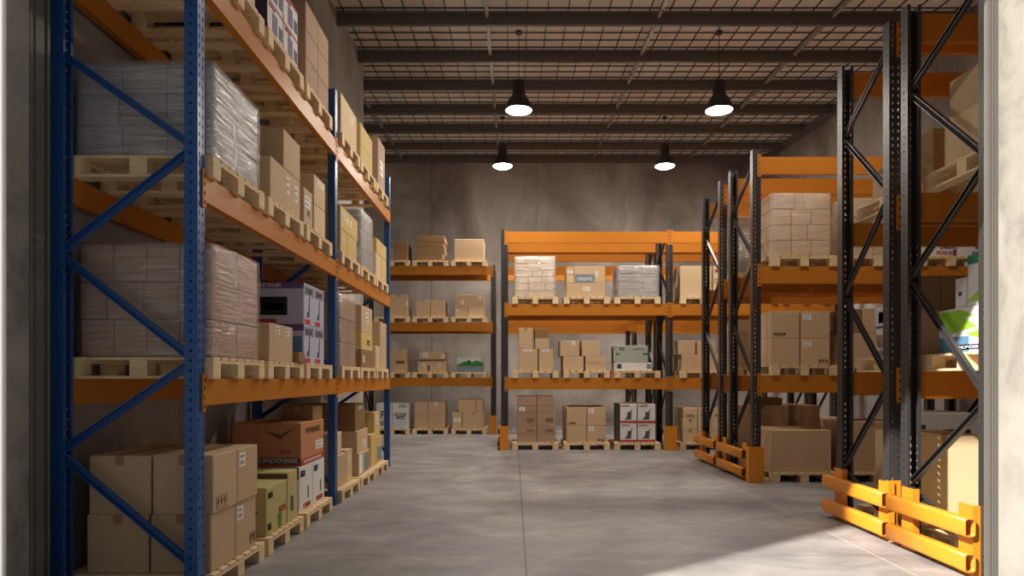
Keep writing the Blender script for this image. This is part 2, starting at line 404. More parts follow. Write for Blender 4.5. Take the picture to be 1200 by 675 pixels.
def place(i, rack, l):
    return '%s floor pallet of %s' % (i, rack) if l == 0 else "%s pallet on %s's %s beams" % (i, rack, ['', 'lowest', 'middle', 'top'][l])
def olevel(l): return ['on the floor', 'on the lowest beams', 'on the middle beams', 'on the top beams'][l]
for l, z in enumerate([0]+LZ):
    for i, y in enumerate([3.9, 4.78, 5.66, 6.83, 7.69, 8.55]):
        slot('L%d%d' % (l, i+1), '%s from camera %s of the blue rack' % (ORD[i], olevel(l)), -2.145, y+.4, z, PI/2, short=place(ORD[i], 'blue rack', l))
AX = [-.024, .873, 1.755, 2.90, 3.79, 4.68]
for l, z in enumerate([0]+AZ[:2]):
    for i, x in enumerate(AX):
        if i > 3 and l < 2: continue
        slot('A%d%d' % (l, i+1), '%s from left %s of the mid-room rack' % (ORD[i], olevel(l)), x+.4, 11.87+.43, z, short=place(ORD[i], 'mid-room rack', l))
for l, z in enumerate([0]+CZ):
    for i, x in enumerate([-3.106, -2.254, -1.39]):
        slot('C%d%d' % (l, i+1), '%s %s of the back-wall rack' % (['leftmost', 'middle', 'rightmost'][i], olevel(l)), x+.395, 15.17+.43, z, 0, .79, short=place(['left', 'middle', 'right'][i], 'back-wall rack', l))
RX = [3.09, 3.97, 4.85]
for l, z in enumerate([0]+R1Z[:2]):
    for i, x in enumerate(RX):
        slot('B%d%d' % (l, i+1), '%s from left %s of the right middle rack' % (ORD[i], olevel(l)), x+.395, 8.17+.43, z, 0, .79, short=place(ORD[i], 'right middle rack', l))
    slot('E%d1' % l, 'first from left %s of the rear right rack' % olevel(l), RX[0]+.395, 9.48+.43, z, 0, .79, short=place('first', 'rear right rack', l))
    if l == 0: slot('E02', 'second from left on the floor of the rear right rack', RX[1]+.395, 9.48+.43, z, 0, .79, short=place('second', 'rear right rack', l))
for l, z in enumerate([0]+R2Z[:2]):
    slot('N%d1' % l, 'in the nearest right rack, %s' % olevel(l), 3.07+.4, 4.25+.43, z, short=place('only', 'nearest right rack', l))
    slot('D%d1' % l, 'in the second right rack, %s' % olevel(l), 3.07+.4, 5.25+.43, z, short=place('only', 'second right rack', l))
# (the floor pallets of the nearest right rack and of the second one carry their loads below)

# ------------------------------------------------------------------ boxes
def face_rect(bm, f, dims, u0, u1, v0, v1, t=.0016):
    """thin plate on face f of a box of size dims, u, v as fractions of the face"""
    sx, sy, sz = dims; a, b = v0*sz, v1*sz
    if f == '+x': abox(bm, sx/2-.0004, sx/2+t, -sy/2+u0*sy, -sy/2+u1*sy, a, b)
    elif f == '-x': abox(bm, -sx/2-t, -sx/2+.0004, sy/2-u1*sy, sy/2-u0*sy, a, b)
    elif f == '-y': abox(bm, -sx/2+u0*sx, -sx/2+u1*sx, -sy/2-t, -sy/2+.0004, a, b)
    elif f == 'top': abox(bm, -sx/2+u0*sx, -sx/2+u1*sx, -sy/2+v0*sy, -sy/2+v1*sy, sz-.0004, sz+t)
def glyph_rects(u0, u1, v0, v1, n):
    """a row of unreadable lettering: short upright and level strokes"""
    w = (u1-u0)/n; out = []
    for i in range(n):
        a, b = u0+i*w, u0+i*w+w*.78; s = (b-a)*.3; k = random.randrange(5)
        out.append((a, a+s, v0, v1))
        if k in (0, 1, 4): out.append((b-s, b, v0, v1 if k else v0+(v1-v0)*.6))
        if k in (0, 2, 3): out.append((a, b, v1-(v1-v0)*.22, v1))
        if k in (1, 2): out.append((a, b, v0+(v1-v0)*.4, v0+(v1-v0)*.6))
        if k in (3, 4): out.append((a, b, v0, v0+(v1-v0)*.22))
    return out
def feature(o, dims, ft):
    kind, f = ft[0], ft[1]; bm = bmesh.new()
    if kind == 'tape':                                     # tape over the top seam, folded down the face
        u = ft[2] if len(ft) > 2 else .5
        w = .05/(dims[1] if f in ('+x', '-x') else dims[0])/2
        face_rect(bm, f, dims, u-w, u+w, 1-.055/dims[2], 1)
        if f == '-y': face_rect(bm, 'top', dims, u-w, u+w, 0, 1)
        else:
            w2 = .05/dims[1]/2; face_rect(bm, 'top', dims, 0, 1, u-w2, u+w2)
        obj('tape', bm, 'tape', o)
    elif kind == 'label':
        u0, u1, v0, v1 = ft[2:6]; face_rect(bm, f, dims, u0, u1, v0, v1)
        lb = obj('paper_label', bm, 'label_white', o)
        bm = bmesh.new(); du, dv = u1-u0, v1-v0
        for r in glyph_rects(u0+du*.1, u1-du*.15, v0+dv*.62, v0+dv*.85, 4): face_rect(bm, f, dims, *r, t=.0024)
        for k in range(5): face_rect(bm, f, dims, u0+du*(.12+.14*k), u0+du*(.2+.14*k), v0+dv*.15, v0+dv*.45, t=.0024)
        obj('printed_lines', bm, 'grey_print', lb)
    elif kind == 'marks':                                  # handling symbols in a thin frame
        u0, u1, v0, v1 = ft[2:6]; m = ft[6] if len(ft) > 6 else 'ink'
        du, dv = u1-u0, v1-v0; e = .06
        for r in ((u0, u1, v0, v0+dv*e), (u0, u1, v1-dv*e, v1), (u0, u0+du*.03, v0, v1), (u1-du*.03, u1, v0, v1)): face_rect(bm, f, dims, *r)
        for k in range(3):
            a = u0+du*(.12+.29*k); face_rect(bm, f, dims, a, a+du*.16, v0+dv*.5, v1-dv*.18); face_rect(bm, f, dims, a+du*.05, a+du*.11, v0+dv*.2, v0+dv*.5)
        obj('handling_marks', bm, m, o)
    elif kind == 'text':
        u0, u1, v0, v1, n = ft[2:7]; m = ft[7] if len(ft) > 7 else 'ink'
        for r in glyph_rects(u0, u1, v0, v1, n): face_rect(bm, f, dims, *r, t=.003)
        obj('printed_lettering', bm, m, o)
    elif kind == 'rect':
        u0, u1, v0, v1, m = ft[2:7]; face_rect(bm, f, dims, u0, u1, v0, v1); obj(ft[7] if len(ft) > 7 else 'printed_panel', bm, m, o)
    elif kind == 'poly':                                   # printed shape given by corner points (u, v)
        pts, m = ft[2], ft[3]; sx, sy, sz = dims; t = .0022; n = len(pts)
        def at(u, v, w):
            return {'+x': (sx/2+w, -sy/2+u*sy, v*sz), '-x': (-sx/2-w, sy/2-u*sy, v*sz), '-y': (-sx/2+u*sx, -sy/2-w, v*sz)}[f]
        a = [bm.verts.new(at(u, v, -.0002)) for u, v in pts]; b = [bm.verts.new(at(u, v, t)) for u, v in pts]
        bm.faces.new(b); bm.faces.new(a[::-1])
        for i in range(n): bm.faces.new((a[i], a[(i+1) % n], b[(i+1) % n], b[i]))
        obj(ft[4] if len(ft) > 4 else 'printed_picture', bm, m, o)
def carton(x0, x1, y0, y1, z0, z1, label, mat='kraft', feats=(), group='cartons'):
    sx, sy, sz = x1-x0, y1-y0, z1-z0
    bm = bmesh.new(); abox(bm, -sx/2, sx/2, -sy/2, sy/2, 0, sz, .005)
    o = obj('carton', bm, mat, None, ((x0+x1)/2, (y0+y1)/2, z0))
    tag(o, label, 'box', group)
    for ft in feats: feature(o, (sx, sy, sz), ft)
    return o
def put(key, desc, x0, x1, y0, y1, z1, mat='kraft', feats=(), place=None):
    """rest a box on whatever lies below it in its slot"""
    s = SLOT[key]; z = s['z']
    for a in s['items']:
        if min(x1, a[1])-max(x0, a[0]) > .02 and min(y1, a[3])-max(y0, a[2]) > .02: z = max(z, a[4])
    s['items'].append((x0, x1, y0, y1, z1))
    p = place or s['place']
    return carton(x0, x1, y0, y1, z+.0006, z1, desc+', '+p, mat, feats)
def lput(key, desc, xa, xb, ytop, X=1.74, depth=.4, mat='kraft', feats=(), y0=None, y1=None):
    """box in the blue rack: image columns xa, xb of its aisle face (plane x=-X), image row of its near top corner"""
    Y0 = F*X/(CX-xa) if y0 is None else y0; Y1 = F*X/(CX-xb) if y1 is None else y1
    return put(key, desc, -X-depth, -X, Y0, Y1, PZ(ytop, Y0), mat, feats)
def fput(key, desc, xa, xb, ytop, Y, depth=.7, mat='kraft', feats=(), x0=None, x1=None):
    return put(key, desc, PX(xa, Y) if x0 is None else x0, PX(xb, Y) if x1 is None else x1, Y, Y+depth, PZ(ytop, Y), mat, feats)
def wrapped(key, desc, x0, x1, y0, y1, z1, nx, ny, nz, mat='kraft', fm='film_clear', jit=.004):
    """cartons stacked in courses and wound in stretch film: one thing"""
    s = SLOT[key]; z0 = s['z']+.0006; s['items'].append((x0, x1, y0, y1, z1))
    W, D, Hh = x1-x0, y1-y0, z1-z0
    T = thing('wrapped_load', desc+', '+s['place'], 'wrapped load', ((x0+x1)/2, (y0+y1)/2, z0), 0, 'stretch-wrapped loads')
    for k in range(nz):
        cx = [(-W/2+W*i/nx) for i in range(nx+1)]; cy = [(-D/2+D*i/ny) for i in range(ny+1)]
        if k % 2:
            for c in (cx, cy):
                for i in range(1, len(c)-1): c[i] += (c[1]-c[0])*random.uniform(-.28, .28)
        for i in range(nx):
            for j in range(ny):
                if nx > 2 and ny > 2 and 0 < i < nx-1 and 0 < j < ny-1 and k < nz-1: continue
                dx, dy = random.uniform(0, jit), random.uniform(0, jit)
                bm = bmesh.new(); abox(bm, cx[i]+.003+(dx if i == 0 else 0), cx[i+1]-.003-(dx if i == nx-1 else 0), cy[j]+.002+(dy if j == 0 else 0), cy[j+1]-.002-(dy if j == ny-1 else 0), Hh*k/nz+.002, Hh*(k+1)/nz-.003, .006)
                obj('carton', bm, mat, T)
    bm = bmesh.new(); abox(bm, -W/2-.004, W/2+.004, -D/2-.004, D/2+.004, 0, Hh+.004)
    bmesh.ops.subdivide_edges(bm, edges=bm.edges[:], cuts=11, use_grid_fill=True)
    for v in bm.verts:
        n = Vector((v.co.x/(W/2), v.co.y/(D/2), 0)); k = random.uniform(0, .006)
        if abs(v.co.z) > .001 and v.co.z < Hh: v.co.x += k*n.x; v.co.y += k*n.y
        if v.co.z >= Hh: v.co.z += random.uniform(0, .004)
    bmesh.ops.delete(bm, geom=[f for f in bm.faces if all(abs(v.co.z) < 1e-6 for v in f.verts)], context='FACES')
    obj('stretch_film', bm, fm, T, (0, 0, 0), True)
    return T
W_ = .004
# ---- blue rack, floor
k = 'L01'
for (xa, xb) in ((-2.445, -2.092), (-2.078, -1.73)):
    for (ya, yb) in ((3.93, 4.268), (4.276, 4.61)):
        for zi, zt in ((0, .463), (1, .803)):
            side = 'aisle side' if xb > -2 else 'wall side'; nf = 'near' if ya < 4 else 'far'; lv = 'upper' if zi else 'lower'
            ft = [('tape', '-y')]
            if xb > -2 and ya < 4 and zi: ft.append(('marks', '+x', .12, .55, .05, .27, 'ink_brown'))
            if xb > -2 and ya > 4: ft += [('label', '+x', .08, .36, .66, .92)]
            if xb > -2 and ya > 4 and not zi: ft += [('marks', '+x', .68, .95, .1, .3, 'ink')]
            dx = -.012 if not zi else 0
            put(k, '%s %s carton on the %s' % (nf, lv, side), xa+dx, xb+dx, ya, yb, zt, 'kraft', ft)
lput('L02', 'olive carton with green print in front', 312, 336, 572, 1.75, .55, 'kraft_olive',
     [('tape', '-y'), ('text', '+x', .08, .3, .76, .88, 3, 'ink'), ('text', '+x', .06, .24, .1, .24, 2, 'ink'), ('rect', '+x', .55, .72, .04, .34, 'green'), ('text', '+x', .6, .95, .36, .48, 4, 'red'), ('poly', '-y', [(.55, .4), (.8, .52), (.9, .5), (.75, .34)], 'ink')], y0=4.83, y1=5.26)
lput('L02', 'taller olive carton at the back', 337, 346.5, 554, 1.75, .6, 'kraft_olive', [('rect', '+x', .1, .45, .9, 1, 'kraft_yellow'), ('rect', '+x', .3, .6, .2, .5, 'slate'), ('rect', '-y', 0, 1, .88, .97, 'ink_brown')], y0=5.28, y1=5.52)
WF = [('text', '+x', .12, .45, .76, .9, 3, 'navy'), ('text', '+x', .3, .85, .04, .14, 5, 'red'), ('rect', '+x', .62, .72, .22, .5, 'green'), ('rect', '+x', .04, .06, .05, .95, 'pale_blue')]
lput('L03', 'white carton with red and green print, nearer half', 0, 0, 548, 1.79, .7, 'white_carton', WF+[('rect', '-y', 0, 1, .72, 1, 'ink_brown'), ('text', '-y', .2, .98, .78, .94, 14, 'olive_glow')], y0=5.69, y1=6.07)
put('L03', 'white carton with red and green print, further half', -2.49, -1.79, 6.075, 6.45, PZ(548, 5.69), 'white_carton', WF)
put('L03', 'big orange-brown carton with red band', -2.37, -1.79, 5.74, 6.43, .87, 'kraft_orange',
    [('rect', '+x', 0, 1, .02, .16, 'red'), ('text', '+x', .1, .9, .05, .12, 12, 'label_white'), ('label', '+x', .62, .95, .28, .5), ('text', '+x', .2, .85, .72, .86, 6, 'ink_brown'),
     ('rect', '-y', .0, 1, .02, .06, 'red'), ('rect', '-y', .42, .99, .07, .2, 'purple_dark'), ('text', '-y', .44, .97, .09, .18, 12, 'label_white'), ('text', '-y', .7, .86, .3, .38, 4, 'red'),
     ('poly', '-y', [(.46, .82), (.7, .62), (.92, .9), (.7, .74)], 'ink_brown'), ('tape', '-y')])
put('L03', 'flat dark carton on top of the orange-brown one', -2.08, -1.8, 6.12, 6.42, .995, 'kraft_dark', [('tape', '-y')])
# far bay, floor
put('L04', 'flat wide carton in front', -2.5, -1.80, 6.95, 7.36, .45, 'kraft', [('tape', '-y')])
put('L04', 'narrow carton with label beside the flat one', -2.4, -1.80, 7.37, 7.6, .47, 'kraft_light', [('label', '+x', .2, .7, .6, .8)])
put('L04', 'tall carton on the flat one', -2.5, -1.84, 6.95, 7.30, .68, 'kraft_light', [('tape', '-y')])
put('L05', 'lower carton with white side panel', -2.45, -1.77, 7.80, 8.36, .385, 'kraft', [('rect', '+x', .05, .3, .1, .9, 'label_white'), ('rect', '+x', .5, .95, .1, .9, 'blue_grey')])
put('L05', 'brown carton in the middle of the stack', -2.45, -1.79, 7.80, 8.36, .64, 'kraft', [('label', '+x', .5, .8, .2, .5), ('tape', '-y')])
put('L05', 'large dark carton topping the stack', -2.45, -1.81, 7.80, 8.30, .95, 'kraft_dark', [('text', '+x', .3, .7, .75, .9, 3, 'label_white'), ('tape', '-y')])
put('L06', 'short yellowish carton in front', -2.3, -1.80, 8.62, 8.9, .53, 'kraft_yellow', [('tape', '-y')])
put('L06', 'lower carton with grey panel behind', -2.4, -1.80, 8.92, 9.33, .478, 'kraft_yellow', [('rect', '+x', .2, .9, .1, .6, 'blue_grey')])
put('L06', 'upper carton with white label behind', -2.4, -1.82, 8.92, 9.3, .80, 'kraft_yellow', [('label', '+x', .2, .6, .5, .85)])
# ---- blue rack, lowest beams
wrapped('L11', 'brown stretch-wrapped stack of cartons', -2.5, -1.735, 3.93, 4.64, 2.026, 4, 2, 3, 'kraft_pink')
lput('L12', 'plain brown carton with two white labels', 315.5, 343, 378, 1.74, .5, 'kraft', [('label', '+x', .26, .42, .72, .95), ('label', '+x', .68, .84, .72, .95), ('tape', '-y')])
put('L12', 'tiny brown carton beside the appliance boxes', -1.95, -1.70, 5.40, 5.56, 1.455, 'kraft_dark')
VF = [('rect', '+x', .08, .92, .72, .96, 'grey_print', 'printed_band'), ('text', '+x', .15, .85, .76, .9, 4, 'navy'), ('rect', '+x', .1, .6, .03, .14, 'red', 'red_band'), ('poly', '+x', [(.5, .7), (.56, .7), (.52, .2), (.28, .18), (.3, .32), (.44, .34)], 'slate'), ('rect', '+x', .97, 1, 0, 1, 'pale_blue')]
for zi, zt in ((0, 1.695), (1, 2.043)):
    for yi, (ya, yb) in enumerate(((5.66, 5.955), (5.96, 6.25))):
        ft = list(VF)
        if yi == 0:
            ft += [('rect', '-y', 0, 1, .86, 1, 'purple', 'purple_band'), ('text', '-y', .5, .76, .89, .975, 5, 'label_white'), ('rect', '-y', .52, .82, .22, .66, 'screen', 'oven_picture'), ('rect', '-y', .56, .78, .34, .5, 'olive_glow', 'oven_window'),
                   ('poly', '-y', [(.06, .24), (.16, .36), (.26, .24), (.16, .29)], 'ink'), ('rect', '-y', .1, .7, .03, .13, 'red_print', 'red_band')] if zi else \
                  [('rect', '-y', 0, 1, .84, 1, 'purple', 'purple_band'), ('rect', '-y', .6, .98, .08, .7, 'sky_blue')]
        put('L13', '%s %s appliance box with purple band' % (('near', 'far')[yi], ('lower', 'upper')[zi]), -2.5, -1.74, ya, yb, zt, 'lilac_carton' , ft)
wrapped('L14', 'pinkish stretch-wrapped stack of cartons', -2.5, -1.74, 6.86, 7.52, 2.10, 2, 2, 3, 'kraft_pink')
put('L15', 'bottom carton of three', -2.4, -1.74, 7.80, 8.40, 1.576, 'kraft_dark', [('rect', '+x', .1, .3, .3, .7, 'kraft_light')])
put('L15', 'middle carton of three', -2.4, -1.74, 7.80, 8.40, 1.78, 'kraft_yellow', [('text', '+x', .5, .8, .3, .6, 3, 'ink_brown')])
put('L15', 'top carton of three with a label', -2.4, -1.74, 7.80, 8.40, 2.09, 'kraft', [('label', '+x', .4, .6, .4, .8), ('tape', '-y')])
put('L16', 'tall brown carton at the back', -2.4, -1.74, 8.90, 9.34, 1.986, 'kraft', [('rect', '-y', .4, .7, .8, .95, 'ink_brown')])
put('L16', 'shorter tan carton in front', -2.2, -1.74, 8.60, 8.885, 1.66, 'kraft_light', [('label', '+x', .2, .5, .6, .85)])
# ---- blue rack, middle beams
wrapped('L21', 'grey stretch-wrapped stack of cartons', -2.52, -1.735, 3.93, 4.64, 3.07, 3, 2, 3, 'grey_carton', 'film_white')
put('L22', 'wide tan carton with white labels', -2.25, -1.74, 4.88, 5.56, 2.845, 'kraft', [('label', '+x', .52, .6, .45, .85), ('label', '+x', .8, .9, .4, .8)])
put('L22', 'tan carton on top of the wide one', -2.2, -1.74, 5.16, 5.56, 3.14, 'kraft', [('tape', '-y')])
put('L23', 'small tan carton with dark label', -2.2, -1.74, 5.66, 5.9, 2.84, 'kraft', [('label', '+x', .1, .7, .5, .8), ('rect', '+x', .4, .7, .3, .45, 'navy')])
put('L23', 'lower of two dark-sided cartons at the back', -2.3, -1.74, 5.95, 6.3, 2.775, 'kraft_light', [('tape', '-y')])
put('L23', 'upper of two cartons with label at the back', -2.3, -1.74, 5.95, 6.3, 3.035, 'kraft_light', [('label', '+x', .3, .8, .7, .9), ('tape', '-y')])
put('L24', 'lower near yellowish carton', -2.4, -1.74, 6.86, 7.14, 2.765, 'kraft_yellow', [('label', '+x', .2, .5, .4, .7)])
put('L24', 'lower far yellowish carton', -2.4, -1.74, 7.15, 7.56, 2.765, 'kraft_yellow', [('tape', '-y')])
put('L24', 'wide upper yellowish carton with white labels', -2.4, -1.74, 6.86, 7.60, 2.995, 'kraft_yellow', [('label', '+x', .1, .25, .45, .8), ('rect', '+x', .35, .42, .4, .7, 'label_white'), ('rect', '+x', .55, .62, .4, .7, 'label_white')])
wrapped('L25', 'tall pale grey stretch-wrapped stack', -2.45, -1.74, 7.80, 8.42, 3.19, 2, 2, 3, 'grey_carton', 'film_white')
put('L26', 'near half of the lower cartons', -2.3, -1.74, 8.62, 8.92, 2.84, 'kraft_light', [('rect', '-y', .2, .8, .9, 1, 'kraft_yellow')])
put('L26', 'far half of the lower cartons', -2.3, -1.74, 8.93, 9.33, 2.84, 'kraft_yellow')
put('L26', 'upper tan carton lying across two', -2.3, -1.74, 8.66, 9.33, 3.035, 'kraft_yellow', [('tape', '+x')])
# ---- blue rack, top beams
put('L31', 'near tan carton cut by the picture top', -2.4, -1.75, 3.98, 4.28, 4.5, 'kraft')
put('L31', 'far tan carton cut by the picture top', -2.4, -1.75, 4.29, 4.62, 4.5, 'kraft_light')
zb = 3.59+PH
for zi, zt in ((0, zb+.235), (1, zb+.47)):
    for yi, (ya, yb) in enumerate(((4.82, 5.15), (5.155, 5.50))):
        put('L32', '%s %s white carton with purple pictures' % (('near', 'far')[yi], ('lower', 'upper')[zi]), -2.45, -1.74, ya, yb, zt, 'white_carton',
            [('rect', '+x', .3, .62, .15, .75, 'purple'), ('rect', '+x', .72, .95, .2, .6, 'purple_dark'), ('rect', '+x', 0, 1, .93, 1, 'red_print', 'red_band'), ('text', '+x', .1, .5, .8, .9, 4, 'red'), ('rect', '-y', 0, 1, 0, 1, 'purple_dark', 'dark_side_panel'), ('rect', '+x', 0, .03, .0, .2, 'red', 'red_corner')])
for zi in range(3):
    for yi, (ya, yb) in enumerate(((5.71, 6.06), (6.065, 6.41))):
        put('L33', '%s %s grey-brown carton of six' % (('near', 'far')[yi], ('bottom', 'middle', 'top')[zi]), -2.4, -1.74, ya, yb, zb+.233*(zi+1), 'kraft_pink', [('tape', '-y')])
put('L34', 'large pale carton with paper tag', -2.45, -1.74, 6.88, 7.56, 4.13, 'kraft_light', [('label', '+x', .55, .7, .6, .8), ('tape', '-y')])
put('L35', 'large yellowish carton with taped edge', -2.45, -1.74, 7.76, 8.40, 4.16, 'kraft_yellow', [('rect', '+x', 0, 1, .46, .48, 'tape', 'tape'), ('tape', '-y')])
put('L36', 'tall grey-brown carton with white label', -2.4, -1.74, 8.75, 9.22, 4.35, 'kraft_pink', [('label', '+x', .3, .7, .3, .6), ('tape', '-y')])

# ---- back-wall rack
YC = 15.22
def c2(key, d, xa, xb, yt, mat='kraft', ft=(), dep=.6): return fput(key, d, xa, xb, yt, YC, dep, mat, ft)
c2('C01', 'left white carton with black lettering', 441, 459, 472.6, 'white_carton', [('text', '-y', .15, .9, .4, .7, 4), ('rect', '-y', .1, .9, .1, .3, 'grey_print')])
c2('C01', 'right white carton with black lettering', 459.6, 479, 472.6, 'white_carton', [('text', '-y', .4, .9, .82, .94, 4), ('text', '-y', .1, .9, .5, .62, 6), ('text', '-y', .25, .8, .36, .5, 5), ('rect', '-y', .1, .85, .05, .3, 'pale_blue')])
for i, (xa, xb) in enumerate(((486, 501.8), (502.2, 521.5))):
    for j, yt in enumerate((486.6, 470.8)):
        c2('C02', '%s %s brown carton of four' % (('lower', 'upper')[j], ('left', 'right')[i]), xa, xb, yt, 'kraft', [('label', '-y', .35, .55, .65, .95)] if i and j else [])
c2('C03', 'narrow carton with label', 530, 541.3, 483, 'kraft', [('label', '-y', .15, .85, .4, .65)])
c2('C03', 'wide lower carton', 542, 567.7, 483, 'kraft', [('tape', '-y')])
c2('C03', 'carton on top', 537, 566, 468.3, 'kraft', [('rect', '-y', .7, .72, 0, 1, 'ink_brown')])
c2('C11', 'square carton with dark printed mark', 457, 477, 409.6, 'kraft', [('rect', '-y', .35, .85, .38, .5, 'ink_brown')])
c2('C12', 'lower carton with two white labels', 489.6, 523, 423.2, 'kraft', [('label', '-y', .16, .26, .45, .8), ('label', '-y', .7, .8, .45, .8), ('rect', '-y', .34, .42, .1, .6, 'ink_brown')])
c2('C12', 'upper carton with dark strip', 491, 521.5, 412.6, 'kraft', [('rect', '-y', 0, 1, 0, .2, 'ink_brown'), ('label', '-y', .15, .35, .4, .9), ('label', '-y', .85, .98, .3, .7)])
c2('C13', 'grey carton with green landscape print', 535.6, 566, 419, 'green_grey_carton', [('rect', '-y', 0, 1, .42, .98, 'pale_blue'), ('poly', '-y', [(0, .5), (.3, .75), (.5, .6), (.75, .8), (1, .65), (1, .42), (0, .42)], 'green'), ('rect', '-y', .4, .52, .42, .8, 'green'), ('rect', '-y', 0, 1, .02, .4, 'blue_grey')])
c2('C21', 'carton with pale side', 457, 478, 345.5, 'kraft', [('tape', '-y'), ('label', '-y', .9, 1, .5, .7)])
c2('C22', 'left of two square cartons', 487.4, 503.7, 352.6)
c2('C22', 'right of two square cartons', 504.4, 521.5, 352.6)
c2('C23', 'low left carton with labels', 533, 548.5, 359.6, 'kraft', [('label', '-y', .1, .3, .5, .8)])
c2('C23', 'low right carton', 549, 566.7, 359.6, 'kraft_light')
c2('C23', 'upper carton with white sticker', 533, 566.7, 345, 'kraft', [('label', '-y', .2, .32, .2, .5), ('label', '-y', .8, .93, .6, .85)])
c2('C31', 'lower of two dark cartons', 461.5, 478, 295.5, 'kraft_dark'); c2('C31', 'upper of two dark cartons', 461.5, 478, 284, 'kraft_dark')
for i, yt in enumerate((297, 290, 283.5, 276.5)): c2('C32', '%s flat dark carton of four' % ('bottom', 'second', 'third', 'top')[i], 487+(i % 2), 521-(i == 2), yt, 'kraft_dark', [('label', '-y', .92, .99, .2, .8)] if i == 0 else [])
c2('C33', 'single plain tan carton', 532.6, 567, 280.3, 'kraft')

# ---- mid-room rack
YA = 11.92
def a2(key, d, xa, xb, yt, mat='kraft', ft=(), dep=.6, Y=YA): return fput(key, d, xa, xb, yt, Y, dep, mat, ft)
for i, (xa, xb) in enumerate(((606, 628.6), (629.2, 650.5))):
    for j, yt in enumerate((509, 499.5, 483.5, 475.5, 464.4)):
        o = (0, .4, -.3, .3, 0)[j]
        a2('A01', '%s carton of %s pink-brown column' % (('bottom', 'second', 'third', 'fourth', 'top')[j], ('left', 'right')[i]), xa+o*(1-i), xb-(1.6 if i and j > 2 else 0), yt, 'kraft_pink',
           [('label', '-y', .1, .4, .2, .8)] if (j == 3 and i == 0) else ([('text', '-y', .5, .9, .3, .6, 5, 'ink_brown')] if j in (1, 2) else []))
for i, (xa, xb) in enumerate(((664, 687.4), (688, 710))):
    for j, yt in enumerate((499, 477.5)):
        ft = [('label', '-y', .08, .36, .68, .95)] if i else []
        if (i == 0 and j) or (i and j == 0): ft.append(('text', '-y', .12 if i == 0 else .55, .5 if i == 0 else .92, .08, .2, 4))
        a2('A02', 'front %s %s carton' % (('lower', 'upper')[j], ('left', 'right')[i]), xa, xb, yt, 'kraft', ft, .36)
        put('A02', 'rear %s %s carton' % (('lower', 'upper')[j], ('left', 'right')[i]), PX(xa, YA)-.02, PX(xb, YA)-.02, YA+.37, YA+.74, PZ(yt, YA)+(.02 if j else 0), 'kraft')
for i, (xa, xb) in enumerate(((727, 746.3), (747.6, 768))):
    for j, yt in enumerate((496.3, 473.5)):
        for r in (0, 1):
            ft = [('rect', '-y', 0, 1, .02, .14, 'red_print', 'red_band'), ('text', '-y', .06, .6, .86, .95, 6, 'red_print'), ('poly', '-y', [(.25, .2), (.65, .2), (.68, .6), (.45, .6), (.4, .35)], 'slate'), ('poly', '-y', [(.6, .6), (.7, .75), (.74, .74), (.66, .58)], 'slate')]
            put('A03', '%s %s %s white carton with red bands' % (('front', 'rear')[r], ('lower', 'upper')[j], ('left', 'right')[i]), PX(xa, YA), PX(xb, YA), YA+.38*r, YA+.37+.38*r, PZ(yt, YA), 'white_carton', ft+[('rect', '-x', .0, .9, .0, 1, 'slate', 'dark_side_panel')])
for i, (xa, xb) in enumerate(((800.5, 817.3), (818, 834), (834.6, 850))):
    for j, yt in enumerate((503, 491, 477.8)):
        if j == 2 and i == 0: xa += .8
        a2('A04', '%s %s tan carton of nine' % (('bottom', 'middle', 'top')[j], ('left', 'centre', 'right')[i]), xa, xb, yt, 'kraft_light', [('tape', '-y')] if j < 2 else [('text', '-y', .2, .8, .2, .4, 4, 'ink_brown')])
W2 = [('label', '-y', .25, .7, .86, .98)]
a2('A11', 'lower left carton with label', 608, 630, 409, 'kraft', W2); a2('A11', 'lower right carton with label', 631.5, 648, 409, 'kraft', W2)
a2('A11', 'tall upper left carton', 608, 624, 384, 'kraft', [('tape', '-y')]); a2('A11', 'middle right carton under another', 627, 643.3, 396.5)
a2('A11', 'small top right carton', 627, 643.3, 385.3, 'kraft_dark')
a2('A12', 'lower left carton', 660, 684, 417.6); a2('A12', 'flat bottom right carton', 686, 710, 425.5); a2('A12', 'flat second right carton', 686, 710, 417.4)
a2('A12', 'upper left carton with white label', 656.5, 679, 399.2, 'kraft', [('label', '-y', .58, .78, .68, .95)]); a2('A12', 'upper right carton', 682, 703, 399.2)
a2('A13', 'flat white appliance box', 722, 763.6, 425, 'white_carton', [('rect', '-y', .02, .16, .25, .9, 'blue_grey'), ('rect', '-y', .86, .98, .25, .85, 'blue_grey'), ('rect', '-y', .05, .12, .35, .7, 'slate')])
a2('A13', 'grey appliance box with green corners', 722, 759.3, 404.8, 'green_grey_carton', [('rect', '-y', 0, .12, .44, .56, 'green'), ('rect', '-y', .84, 1, .44, .56, 'green'), ('text', '-y', .1, .28, .7, .88, 3, 'slate'), ('text', '-y', .5, .9, .74, .84, 6, 'grey_print'), ('rect', '-x', .1, .3, .1, .95, 'slate'), ('rect', '-x', .6, .75, .1, .95, 'label_white')])
a2('A14', 'lower left carton', 799, 826, 415.5); a2('A14', 'lower right carton', 827, 850, 415.5)
a2('A14', 'upper left carton', 794.5, 815, 399, 'kraft'); a2('A14', 'upper right carton', 817, 838, 399)
wrapped('A21', 'pale stretch-wrapped carton stack', PX(602.8, YA), PX(650.7, YA), YA, YA+.72, PZ(300.5, YA), 3, 2, 6, 'cream_carton', 'film_white')
a2('A22', 'wide lower carton with white label', 664.4, 709, 331.8, 'kraft', [('label', '-y', .42, .6, .45, .75)])
a2('A22', 'upper right carton with grey-blue plate', 673.2, 709, 312, 'kraft', [('rect', '-y', .02, .66, .05, .52, 'blue_grey'), ('text', '-y', .1, .6, .16, .34, 8, 'label_white'), ('label', '-y', .68, .78, .4, .7)])
